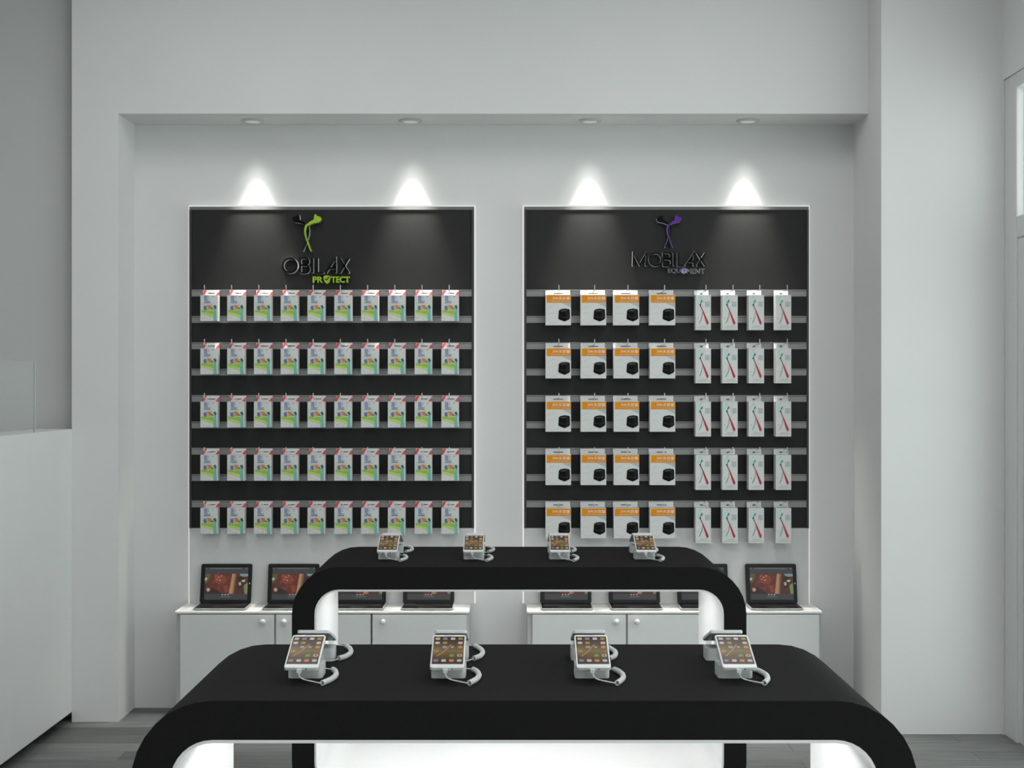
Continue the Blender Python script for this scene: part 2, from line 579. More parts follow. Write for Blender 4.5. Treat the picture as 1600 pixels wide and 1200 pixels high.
mb.box(2.117, 2.125, VY0 + 0.079, 1.901, VZ0 + 0.079, VZ1 - 0.079)
mb.box(2.117, 2.125, 1.969, VY1 - 0.079, VZ0 + 0.079, VZ1 - 0.079)
mb.v = [(x - 2.10, y - VY1, z - VZ0) for x, y, z in mb.v]
mb.build('window_pane', M['glass'], w)

# unseen ceiling panels added to brighten the room
def ceiling_fill_light(x, y, label):
    t = thing('ceiling_fill_light', label, 'ceiling light', (x, y, Z_CEIL - 0.045), 'fill light panels added on the ceiling')
    mb = MB()
    for (x0, x1, y0, y1) in ((-.32, .32, -.82, -.80), (-.32, .32, .80, .82), (-.32, -.30, -.80, .80), (.30, .32, -.80, .80)):
        mb.box(x0, x1, y0, y1, 0.0, 0.045)
    mb.build('light_frame', M['white_plastic'], t)
    mb = MB(); mb.box(-.30, .30, -.80, .80, 0.008, 0.02)
    mb.build('diffuser', M['ceil_fill'], t)
k = 0
for y in (-1.3, 1.6, 4.5):
    for x in (-1.15, 0.85):
        ceiling_fill_light(x, y, 'added fill light panel on the ceiling, %s from the viewer on the %s' % (ORD[k // 2], ('counter side', 'window side')[k % 2]))
        k += 1

# ------------------------------------------------------------------ downlights over the panels
DLX = [-1.180, -0.4620, 0.3555, 1.0745]
DLL = ['round recessed downlight over the left end of the left panel', 'round recessed downlight over the right end of the left panel',
       'round recessed downlight over the left end of the right panel', 'round recessed downlight over the right end of the right panel']
def make_downlight():
    t = thing('downlight', DLL[0], 'downlight', (DLX[0], 6.475, Z_NICHE), 'downlights in the niche ceiling')
    mb = MB()
    dn = lambda x, y, h: (x, y, -h)
    mb.lathe([(0.040, 0.0), (0.053, 0.0), (0.053, 0.004), (0.047, 0.008), (0.040, 0.008)], dn, 32)
    mb.build('trim_ring', M['spot_ring'], t, smooth=35)
    mb = MB()
    mb.lathe([(0.0405, 0.001), (0.0405, 0.0065), (0.030, 0.0085), (0.001, 0.009)], dn, 32)
    mb.build('lamp_glass', M['spot_disc'], t, smooth=35)
    return t
dl0 = make_downlight()
LAMPS = []
for nm, power, half in (('downlight_beam', SPOT_BEAM, 22.0), ('downlight_field', SPOT_FIELD, 34.0)):
    l = bpy.data.lights.new(nm, 'SPOT')
    l.energy = power
    l.color = (1.0, 0.975, 0.90)
    l.spot_size = math.radians(2 * half)
    l.spot_blend = 1.0
    l.shadow_soft_size = 0.02
    LAMPS.append(l)
for i, x in enumerate(DLX):
    t = dl0 if i == 0 else copy_thing(dl0, (x, 6.475, Z_NICHE), DLL[i])
    for ld in LAMPS:
        l = bpy.data.objects.new(ld.name, ld)
        COL.objects.link(l)
        l.location = (x, 6.492, Z_NICHE - 0.035)

# ------------------------------------------------------------------ slatwall panels
YP = 6.545                      # front of the black board
PW, PZ1, PZB, PZ0 = 1.310, 2.316, 0.837, 0.489
RAIL0, RAILP, RAILH = 1.9183, 0.12125, 0.031
M['logo_black'] = mat('logo_black_face', (0.002, 0.002, 0.002), 0.6, spec=0.1)
M['logo_edge'] = mat('logo_grey_edge', (0.80, 0.80, 0.81), 0.35, 0.1)
M['logo_green'] = mat('logo_green', srgb(150, 185, 30), 0.45)
M['logo_green_edge'] = mat('logo_green_edge', srgb(150, 175, 80), 0.45)
M['logo_purple'] = mat('logo_purple', srgb(88, 40, 145), 0.5, spec=0.2)
M['logo_dim'] = mat('logo_dark_grey_face', (0.09, 0.09, 0.095), 0.5)
M['logo_lilac'] = mat('logo_lilac', srgb(150, 140, 185), 0.45)
M['logo_purple_edge'] = mat('logo_lilac_edge', srgb(165, 150, 190), 0.45)
U = 1 / 340.2                   # metres per design unit of the logo drawings

def emblem(mb, ox, oz, k, y0, depth, mirror, m, side, thin=1.0):
    """one of the two crossing ribbon figures; (0,0) is where they cross."""
    sg = -1 if mirror else 1
    fr = lambda u, v, w: (ox + sg * u * k * U, y0 + w, oz + v * k * U)
    head = [(1.5, -1.0), (3.5, 0.0), (8.0, 2.2), (13.5, 3.6), (19.0, 4.6), (21.6, 7.5), (22.3, 11.0), (20.6, 13.2), (16.0, 14.6), (13.6, 17.2), (12.0, 16.6), (11.2, 12.5), (10.8, 8.6), (6.5, 6.6), (2.4, 3.6), (-0.6, 0.6)]
    mb.prism(head, fr, 0.0, depth, m, side)
    stem = [(0.4, 0.6), (-1.6, -3.0), (-2.7, -8.0), (-2.4, -14.0), (-0.6, -21.0), (2.0, -29.0), (4.6, -36.0), (6.6, -40.5)]
    hw = [1.9, 1.7, 1.4, 1.2, 1.05, 0.95, 0.9, 0.9]
    mb.ribbon(stem, [q * thin for q in hw], fr, depth, m, side)

def arc(cx, cy, r, a0, a1, n):
    return [(cx + r * math.cos(math.radians(a0 + (a1 - a0) * k / n)), cy + r * math.sin(math.radians(a0 + (a1 - a0) * k / n))) for k in range(n + 1)]

def letters(mb, word, ox, oz, k, y0, depth):
    """thin geometric capitals 23 units tall; each entry is x offset and strokes."""
    fr = lambda u, v, w: (ox + u * k * U, y0 + w, oz + v * k * U)
    h, hw = 23.0, 1.35
    B = [(0, 0), (0, h), (7.5, h)] + arc(7.5, h - 5.4, 5.4, 90, -90, 8)[1:] + [(0, h - 10.8)]
    B2 = [(6.5, h - 10.8)] + arc(8.0, 6.1, 6.1, 90, -90, 8) + [(0, 0)]
    S = {'M': [[(0, 0), (0, h), (11.5, 2.0), (23, h), (23, 0)]],
         'O': [('c', 11.5, 11.5, 11.0)],
         'B': [B, B2], 'I': [[(0, 0), (0, h)]], 'L': [[(0, h), (0, 0), (10.5, 0)]],
         'A': [[(0, 0), (15.2, h), (15.2, 0)], [(5.2, 7.4), (15.2, 7.4)]],
         'X': [[(0, 0), (14.5, h)], [(0, h), (14.5, 0)]]}
    for ch, x in word:
        for st in S[ch]:
            if st[0] == 'c':
                mb.ribbon([(x + p[0], p[1]) for p in arc(st[1], st[2], st[3], 0, 360, 36)[:-1]], hw, fr, depth, 0, 1, closed=True)
            else:
                mb.ribbon([(x + p[0], p[1]) for p in st], hw, fr, depth, 0, 1)

def make_panel(x0, label, kind):
    x1 = x0 + PW
    t = thing('slatwall_panel', label, 'display panel', (x0, YP, PZ0), 'slatwall display panels')
    sh = lambda mb: setattr(mb, 'v', [(x - x0, y - YP, z - PZ0) for x, y, z in mb.v]) or mb
    mb = MB(); mb.box(x0, x1, YP, YP + 0.014, PZB, PZ1)
    sh(mb).build('black_board', M['panel_black'], t)
    mb = MB(); mb.box(x0, x1, YP, YP + 0.014, PZ0, PZB)
    sh(mb).build('lower_board', M['lower_board'], t)
    mb = MB(); mb.box(x0 - 0.007, x1 + 0.007, YP + 0.0145, YP + 0.026, PZ0, PZ1 + 0.008)
    sh(mb).build('light_edge', M['halo'], t)
    # slim frame: downlight glow put into the top strip's colour, side bars dark
    mb = MB(); mb.box(x0 + 0.0005, x1 - 0.0005, YP - 0.003, YP, PZ1 - 0.0145, PZ1)
    sh(mb).build('top_strip', M['frame_lit'], t)
    for xa in (x0 + 0.0005, x1 - 0.0105):
        mb = MB(); mb.box(xa, xa + 0.010, YP - 0.008, YP, PZB, PZ1 - 0.015)
        sh(mb).build('edge_strip', M['frame_black'], t)
    for r in range(9):
        zc = RAIL0 - r * RAILP
        mb = MB()
        mb.box(x0 + 0.011, x1 - 0.011, YP - 0.004, YP, zc - RAILH / 2, zc + RAILH / 2 - 0.0065)
        mb.box(x0 + 0.011, x1 - 0.011, YP - 0.0015, YP, zc + RAILH / 2 - 0.0065, zc + RAILH / 2 - 0.004, 1)
        mb.box(x0 + 0.011, x1 - 0.011, YP - 0.007, YP, zc + RAILH / 2 - 0.004, zc + RAILH / 2)
        sh(mb).build('slat_rail', [M['rail'], M['rail_dark']], t)
    px = lambda X: (X - 800.0) * U
    pz = lambda Y: 1.5 + (600.0 - Y) * U
    yl = YP - 0.034
    if kind == 'green':
        mb = MB(); emblem(mb, px(480.4), pz(352.6), 1.0, yl + 0.002, 0.032, True, 0, 1)
        sh(mb).build('logo_figure', [M['logo_black'], M['logo_edge']], t)['label'] = 'black ribbon figure of the emblem'
        mb = MB(); emblem(mb, px(480.4), pz(352.6), 1.0, yl - 0.001, 0.034, False, 0, 1)
        sh(mb).build('logo_figure', [M['logo_green'], M['logo_green_edge']], t)['label'] = 'green ribbon figure of the emblem'
        mb = MB()
        letters(mb, [('O', 0), ('B', 27.6), ('I', 46.6), ('L', 54), ('A', 67.5), ('X', 88.8)], px(442.6), pz(427.0), 1.0, yl, 0.034)
        sh(mb).build('logo_lettering', [M['logo_black'], M['logo_edge']], t)
        mb = MB()
        fr = lambda u, v, w: (px(489.5) + u * U, yl + 0.003 + w, pz(442.0) + v * U)
        mb.text('PR', fr, 0, 0, 15.6, 9.6, 0, 0.03, 0.030, 1)
        mb.text('TECT', fr, 28.6, 0, 28.6, 9.6, 0, 0.03, 0.030, 1)
        mb.prism([(22, -2), (26, 2), (27.6, 7), (27.4, 10.2), (22, 11.4), (16.8, 10.2), (16.8, 6), (18.4, 1.6)], fr, 0.0, 0.030, 0, 1)
        tick = [(19.0, 6.4), (21.4, 3.8), (25.6, 9.2)]
        mb.ribbon(tick, 0.8, lambda u, v, w: fr(u, v, w - 0.001), 0.001, 2, 2)
        sh(mb).build('logo_tagline', [M['logo_green'], M['logo_green_edge'], M['panel_black']], t)['label'] = 'small green tagline with a shield in it'
    else:
        mb = MB(); emblem(mb, px(1044.8), pz(351.8), 0.87, yl + 0.002, 0.032, True, 0, 1)
        sh(mb).build('logo_figure', [M['logo_black'], M['logo_edge']], t)['label'] = 'black ribbon figure of the emblem'
        mb = MB(); emblem(mb, px(1044.8), pz(351.8), 0.87, yl - 0.001, 0.034, False, 0, 1, 0.7)
        sh(mb).build('logo_figure', [M['logo_purple'], M['logo_purple_edge']], t)['label'] = 'purple ribbon figure of the emblem'
        mb = MB()
        letters(mb, [('M', 0), ('O', 28), ('B', 53.4), ('I', 71.8), ('L', 79), ('A', 92), ('X', 112.6)], px(988.8), pz(416.0), 0.885, yl, 0.034)
        sh(mb).build('logo_lettering', [M['logo_black'], M['logo_edge']], t)
        mb = MB()
        fr = lambda u, v, w: (px(1043.8) + u * U, yl + 0.003 + w, pz(427.4) + v * U)
        mb.text('EQU', fr, 0, 0, 19.5, 7.6, 0, 0.0, 0.030, 1)
        mb.text('MENT', fr, 29.2, 0, 27.8, 7.6, 0, 0.0, 0.030, 1)
        mb.prism(arc(24.6, 3.9, 4.4, 0, 345, 23), fr, 0.0, 0.030, 3, 1)
        mb.ribbon([(24.0, 1.2), (24.0, 6.2)] + arc(24.6, 4.9, 1.5, 80, -80, 6), 0.5, lambda u, v, w: fr(u, v, w - 0.001), 0.001, 2, 2)
        sh(mb).build('logo_tagline', [M['logo_dim'], M['logo_edge'], M['logo_purple'], M['logo_lilac']], t)['label'] = 'small grey tagline with a round lilac mark in it'
    return t
PX_L, PX_R = -1.4845, 0.0555
make_panel(PX_L, 'black slatwall panel with green emblem hung with small white packs', 'green')
make_panel(PX_R, 'black slatwall panel with purple emblem hung with orange-banded boxes', 'purple')

# ------------------------------------------------------------------ hooks and packs
Y_TAB = 6.524                   # back of every pack
ROWP = 0.2425
def make_hook():
    mb = MB()
    pts = [(0, 0, 0), (0, -0.02, 0), (0, -0.08, 0), (0, -0.145, 0.0), (0, -0.152, 0.002), (0, -0.156, 0.007), (0, -0.157, 0.014), (0, -0.157, 0.025)]
    mb.tube(pts, 0.0019, 8)
    mb.box(-0.010, 0.010, -0.004, 0.0, -0.012, 0.010)
    return mb.build('display_hook', M['wire'], smooth=40)
hook0 = make_hook()
hook_used = []
def place_hook(x, row, label, group):
    o = hook0 if not hook_used else hook0.copy()
    if hook_used:
        COL.objects.link(o)
    hook_used.append(1)
    o.location = (x, YP - 0.0075, 1.9192 - row * ROWP)
    tag(o, label, 'hook', group)

M['card'] = mat('white_card', (0.62, 0.63, 0.62), 0.45, var=0.015, scale=60)
M['card_red'] = mat('print_red', srgb(205, 60, 70), 0.45)
M['card_ink'] = mat('print_dark', srgb(45, 45, 45), 0.5)
M['card_blue'] = mat('print_slate_blue', srgb(150, 155, 190), 0.45)
M['card_navy'] = mat('print_navy', srgb(70, 75, 105), 0.45)
M['card_purple'] = mat('print_purple', srgb(115, 95, 165), 0.45)
M['card_orange'] = mat('print_orange_brown', srgb(185, 130, 75), 0.45)
M['card_pink'] = mat('print_skin_pink', srgb(205, 165, 135), 0.45)
M['card_green'] = mat('print_green', srgb(140, 190, 60), 0.45)
M['card_lime'] = mat('print_pale_green', srgb(185, 205, 120), 0.45)
M['card_teal'] = mat('print_teal', srgb(110, 180, 170), 0.45)
M['card_dkgreen'] = mat('print_dark_green', srgb(50, 95, 75), 0.45)
M['card_amber'] = mat('print_amber', srgb(218, 138, 4), 0.5, spec=0.2)
M['card_grey'] = mat('print_pale_grey', srgb(168, 178, 184), 0.45)
M['card_mint'] = mat('print_pale_mint', srgb(186, 205, 190), 0.45)
M['card_line'] = mat('print_fine_grey', srgb(160, 168, 170), 0.45)
M['card_faint'] = mat('print_faint_grey', srgb(188, 194, 195), 0.45)
M['card_white'] = mat('print_white', (0.80, 0.80, 0.78), 0.45)
M['spk_black'] = mat('print_black', srgb(12, 13, 14), 0.6, spec=0.1)
M['spk_dark'] = mat('print_charcoal', srgb(30, 32, 33), 0.6, spec=0.1)
M['spk_top'] = mat('print_dark_grey', srgb(66, 66, 66), 0.6, spec=0.1)
M['stick_red'] = mat('print_crimson', srgb(190, 45, 65), 0.45)
M['stick_dkred'] = mat('print_dark_crimson', srgb(135, 35, 48), 0.45)
M['stick_mint'] = mat('print_mint', srgb(175, 215, 205), 0.45)
M['card_side'] = mat('card_edge', (0.55, 0.56, 0.56), 0.5)

def tab(dep, w, z0, h, mats, draw, parent, x0=None):
    """hang tab at the back of the pack, leaning back a little, with the hook slot printed dark."""
    mb = MB()
    xa = -w / 2 if x0 is None else x0
    lean = math.tan(math.radians(9))
    f = lambda u, v, q: (xa + u, dep + lean * v + q, z0 + v)
    mb.prism([(0, 0), (w, 0), (w, h), (0, h)], f, 0.0, 0.0012, 0)
    draw(mb, lambda u, v, q=0: f(u * w, v * h, -0.0004))
    mb.build('hang_tab', mats, parent)

def pack_body(w, h, dep, mats, draw, parent):
    mb = MB()
    mb.box(-w / 2, w / 2, 0.0, dep, 0, h, 0)
    draw(mb, lambda u, v, q=0: (-w / 2 + u * w, -0.0004 - 0.0002 * q, v * h))
    mb.build('pack_body', mats, parent)

def poly(mb, F, pts, m, q=0):
    mb.face([F(u, v, q) for u, v in pts], m)
def rect(mb, F, u0, u1, v0, v1, m, q=0):
    poly(mb, F, [(u0, v0), (u1, v0), (u1, v1), (u0, v1)], m, q)
def line(mb, F, pts, hw, m, q=0):
    """thin printed stroke; hw in u units (v scaled by the caller's aspect)."""
    mb.ribbon(pts, hw, lambda u, v, w: F(u, v, q), 0.0, m, m)

# -- white and green packs
def make_green_pack():
    w, h = 0.0790, 0.1175
    t = thing('accessory_pack', '', 'pack', (0, 0, 0), 'white and green packs on the left panel')
    mats = [M['card'], M['card_red'], M['card_ink'], M['card_blue'], M['card_navy'], M['card_purple'], M['card_orange'], M['card_pink'], M['card_green'], M['card_lime'], M['card_teal'], M['card_dkgreen'], M['card_grey'], M['card_mint']]
    def body(mb, F0):
        F = lambda u, v, q=0: F0(u, v * 1.16 if v < 0.65 else 0.754 + (v - 0.65) * 0.674, q)
        rect(mb, F, 0.20, 0.40, 0.70, 0.99, 3)
        rect(mb, F, 0.43, 0.50, 0.78, 0.97, 12)
        for k in range(4):
            rect(mb, F, 0.22, 0.38, 0.95 - 0.055 * k, 0.965 - 0.055 * k, 5, 1)
        rect(mb, F, 0.20, 0.58, 0.64, 0.70, 3)
        poly(mb, F, [(0.32, 0.66), (0.41, 0.66), (0.365, 0.73)], 5, 1)
        rect(mb, F, 0.20, 0.57, 0.59, 0.625, 4)
        rect(mb, F, 0.10, 0.14, 0.595, 0.615, 12)
        poly(mb, F, [(0.06, 0.60), (0.72, 0.60), (0.74, 0.34), (0.06, 0.36)], 13)
        poly(mb, F, [(0.17, 0.48), (0.30, 0.52), (0.40, 0.44), (0.34, 0.35), (0.20, 0.37)], 5, 1)
        poly(mb, F, [(0.34, 0.52), (0.42, 0.54), (0.55, 0.48), (0.60, 0.38), (0.42, 0.34), (0.35, 0.39)], 7, 2)
        poly(mb, F, [(0.40, 0.53), (0.58, 0.525), (0.68, 0.46), (0.76, 0.40), (0.58, 0.385), (0.48, 0.43)], 6, 3)
        poly(mb, F, [(0.62, 0.44), (0.76, 0.42), (0.80, 0.40), (0.70, 0.385)], 11, 4)
        poly(mb, F, [(0.06, 0.38), (0.40, 0.33), (0.76, 0.37), (0.76, 0.19), (0.40, 0.25), (0.06, 0.28)], 8, 1)
        poly(mb, F, [(0.04, 0.30), (0.30, 0.28), (0.74, 0.21), (0.72, 0.10), (0.40, 0.18), (0.04, 0.23)], 9, 2)
        poly(mb, F, [(0.75, 0.00), (0.95, 0.00), (0.92, 0.22), (0.92, 0.44), (0.80, 0.41), (0.75, 0.20)], 10, 3)
        poly(mb, F, [(0.74, 0.50), (0.86, 0.54), (0.94, 0.46), (0.89, 0.40), (0.80, 0.43)], 11, 4)
        poly(mb, F, [(0.66, 0.93), (0.80, 0.95), (0.78, 0.92), (0.71, 0.905)], 11)
        rect(mb, F, 0.15, 0.22, 0.08, 0.10, 12)
        rect(mb, F, 0.46, 0.56, 0.035, 0.05, 12)
    pack_body(w, h, 0.045, mats, body, t)
    def tb(mb, F):
        poly(mb, F, [(0.0, 0.02), (0.06, 0.0), (0.24, 0.98), (0.05, 0.98), (0.0, 0.5)], 1)
        poly(mb, F, [(0.76, 0.0), (1.0, 0.0), (1.0, 0.78), (0.90, 0.62)], 1)
        rect(mb, F, 0.30, 0.74, 0.38, 0.52, 2)
    tab(0.045, w - 0.004, h, 0.026, mats, tb, t)
    return t
# -- speaker boxes with the orange band
def make_speaker_box():
    w, h = 0.1155, 0.138
    t = thing('speaker_box', '', 'box', (0, 0, 0), 'orange-banded speaker boxes on the right panel')
    mats = [M['card'], M['card_amber'], M['card_white'], M['spk_black'], M['spk_dark'], M['spk_top'], M['card_grey'], M['card_faint'], M['card_ink']]
    def body(mb, F):
        rect(mb, F, 0.04, 0.995, 0.735, 0.985, 1)
        fr = lambda u, v, q: F(u, v, 2)
        mb.text('3W大容量', fr, 0.27, 0.835, 0.69, 0.105, 2, 0.0)
        rect(mb, F, 0.22, 0.58, 0.775, 0.79, 6, 1)
        rect(mb, F, 0.62, 0.94, 0.775, 0.79, 6, 1)
        poly(mb, F, [(0.62, 0.73), (1.0, 0.73), (1.0, 0.58)], 6)
        for pts in ([(0.05, 0.52), (0.20, 0.60), (0.34, 0.62)], [(0.06, 0.36), (0.22, 0.40), (0.36, 0.38)], [(0.10, 0.10), (0.30, 0.06), (0.46, 0.10), (0.50, 0.16)], [(0.04, 0.17), (0.12, 0.14)]):
            line(mb, F, pts, 0.008, 7)
        mb_pts = [(0.52, 0.48), (0.60, 0.525), (0.76, 0.545), (0.92, 0.525), (0.955, 0.49), (0.965, 0.22), (0.90, 0.17), (0.75, 0.115), (0.56, 0.17), (0.495, 0.21)]
        poly(mb, F, mb_pts, 3, 1)
        poly(mb, F, [(0.80, 0.44), (0.955, 0.47), (0.965, 0.22), (0.90, 0.17), (0.80, 0.14)], 4, 2)
        poly(mb, F, [(0.56, 0.47), (0.66, 0.50), (0.80, 0.50), (0.90, 0.485), (0.78, 0.45), (0.62, 0.445)], 5, 3)
        line(mb, F, [(0.57, 0.29), (0.74, 0.245), (0.92, 0.28)], 0.006, 5, 4)
    pack_body(w, h, 0.058, mats, body, t)
    def tb(mb, F):
        rect(mb, F, 0.32, 0.72, 0.30, 0.46, 8)
        line(mb, F, [(0.04, 0.85), (0.20, 0.72), (0.28, 0.62)], 0.010, 7)
    tab(0.058, 0.113, h, 0.024, mats, tb, t, x0=-w / 2 + 0.0005)
    return t
# -- tall boxes with the red handled stick
def make_stick_box():
    w, h = 0.0700, 0.159
    t = thing('selfie_stick_box', '', 'box', (0, 0, 0), 'red stick boxes on the right panel')
    mats = [M['card'], M['stick_red'], M['stick_dkred'], M['stick_mint'], M['card_ink'], M['card_line'], M['card_grey'], M['card_white'], M['spk_dark']]
    def body(mb, F):
        rect(mb, F, 0.12, 0.34, 0.72, 0.95, 3)
        poly(mb, F, [(0.24, 0.94), (0.32, 0.955), (0.36, 0.935), (0.30, 0.92)], 5, 1)
        line(mb, F, [(0.38, 0.86), (0.44, 0.82), (0.36, 0.80), (0.31, 0.74)], 0.016, 5, 1)
        mb.prism(arc(0, 0, 1, 0, 330, 11), lambda u, v, q: F(0.30 + 0.05 * u, 0.715 + 0.024 * v, 2), 0, 0, 8)
        line(mb, F, [(0.31, 0.70), (0.45, 0.56)], 0.018, 8, 1)
        poly(mb, F, [(0.42, 0.565), (0.48, 0.575), (0.86, 0.205), (0.80, 0.145), (0.71, 0.165)], 1, 2)
        poly(mb, F, [(0.455, 0.545), (0.475, 0.55), (0.80, 0.19), (0.76, 0.165)], 2, 3)
        line(mb, F, [(0.45, 0.50), (0.41, 0.36), (0.32, 0.26), (0.24, 0.20)], 0.012, 5, 1)
        rect(mb, F, 0.62, 0.92, 0.775, 0.805, 5)
        rect(mb, F, 0.62, 0.92, 0.66, 0.765, 6)
        rect(mb, F, 0.68, 0.90, 0.63, 0.645, 3)
        rect(mb, F, 0.12, 0.20, 0.32, 0.345, 5)
        line(mb, F, [(0.16, 0.18), (0.44, 0.13), (0.72, 0.15)], 0.008, 3)
        line(mb, F, [(0.30, 0.10), (0.60, 0.10), (0.80, 0.12)], 0.008, 5)
        rect(mb, F, 0.12, 0.94, 0.052, 0.066, 5)
    pack_body(w, h, 0.055, mats, body, t)
    def tb(mb, F):
        rect(mb, F, 0.40, 0.58, 0.28, 0.48, 4)
        line(mb, F, [(0.06, 0.60), (0.30, 0.66), (0.60, 0.56)], 0.008, 5)
        line(mb, F, [(0.64, 0.60), (0.76, 0.86), (0.90, 0.90)], 0.016, 5)
        rect(mb, F, 0.70, 0.86, 0.84, 0.96, 5)
    tab(0.055, 0.066, h, 0.024, mats, tb, t, x0=-w / 2 + 0.0005)
    return t

green0, spk0, stick0 = make_green_pack(), make_speaker_box(), make_stick_box()
def place(src, used, x, dep, z, label):
    if used:
        copy_thing(src, (x, Y_TAB - dep, z), label)
    else:
        src.location = (x, Y_TAB - dep, z)
        src['label'] = label
n = 0
SX = [0.2105, 0.3705, 0.5205, 0.6845]
TX = [0.8700, 0.9915, 1.1115, 1.2350]
for r in range(5):
    for c in range(10):
        x = -1.4195 + 0.0395 + c * 0.1220
        place(green0, n > 0, x, 0.045, 1.7872 - r * ROWP, 'white and green pack hanging %s from left in the %s of the left panel' % (ORD[c], ROW[r]))
        place_hook(x, r, 'wire hook holding the %s pack from left, %s of the left panel' % (ORD[c], ROW[r]), 'wire hooks on the left panel')
        n += 1
for r in range(5):
    for c in range(4):
        x = SX[c]
        place(spk0, r + c > 0, x, 0.058, 1.768 - r * ROWP, 'orange-banded box picturing a black speaker, %s in the %s' % (FROM4[c], ROW[r]))
        place_hook(x, r, 'wire hook holding the %s orange-banded box in the %s' % (FROM4[c], ROW[r]), 'wire hooks on the right panel')
        x = TX[c]
        place(stick0, r + c > 0, x, 0.055, 1.746 - r * ROWP, 'tall white box picturing a red stick, %s in the %s' % (FROM4[c], ROW[r]))
        place_hook(x, r, 'wire hook holding the %s red stick box in the %s' % (FROM4[c], ROW[r]), 'wire hooks on the right panel')

# ------------------------------------------------------------------ low cabinets under the panels
YC = 6.349                      # front edge of the worktops
def make_knob(parent, x, z):
    mb = MB()
    f = lambda a, b, h: (x + a, YC + 0.004 - h, z + b)
    mb.lathe([(0.007, 0.0), (0.006, 0.010), (0.010, 0.016), (0.0135, 0.022), (0.0125, 0.029), (0.007, 0.033), (0.001, 0.034)], f, 18)
    o = mb.build('door_knob', M['knob'], parent, smooth=50)
    return o

def cabinet(x0, x1, doors, label, group):
    """doors: (x0, x1, knob x); one carcass, doors with knobs."""
    t = thing('low_cabinet', label, 'cabinet', (0, 0, 0), group)
    mb = MB()
    mb.box(x0 + 0.004, x1 - 0.002, YC + 0.022, Y_NICHE - 0.002, 0.05, 0.472)
    mb.box(x0 + 0.02, x1 - 0.02, YC + 0.06, Y_NICHE - 0.01, 0.0, 0.05)
    mb.build('carcass', M['cab_shadow'], t)
    for a, b, kx in doors:
        mb = MB(); mb.box(a, b, YC + 0.004, YC + 0.0215, 0.03, 0.470)
        dr = mb.build('cabinet_door', M['cab'], t, bevel=0.0015)
        make_knob(dr, kx, 0.4405)
    return t
def worktop(x0, x1, label):
    mb = MB(); mb.box(x0, x1, YC, Y_NICHE - 0.001, 0.4735, 0.487)
    tag(mb.build('worktop', M['top'], bevel=0.005), label, 'worktop', 'worktops under the panels')
LX0, LX1, RX0, RX1 = -1.506, -0.190, 0.066, 1.386
cabinet(LX0, -0.628, [(-1.483, -1.0625, -1.109), (-1.0545, -0.632, -1.015)], 'white two-door low cabinet under the left end of the left panel', 'low cabinets')
cabinet(-0.628, LX1, [(-0.624, -0.203, -0.573)], 'white single-door low cabinet under the right end of the left panel', 'low cabinets')
cabinet(RX0, 0.944, [(0.091, 0.509, 0.466), (0.517, 0.940, 0.557)], 'white two-door low cabinet under the left end of the right panel', 'low cabinets')
cabinet(0.944, RX1, [(0.948, 1.372, 0.990)], 'white single-door low cabinet under the right end of the right panel', 'low cabinets')
worktop(LX0, LX1, 'white worktop carrying tablets below the left panel')
worktop(RX0, RX1, 'white worktop carrying tablets below the right panel')

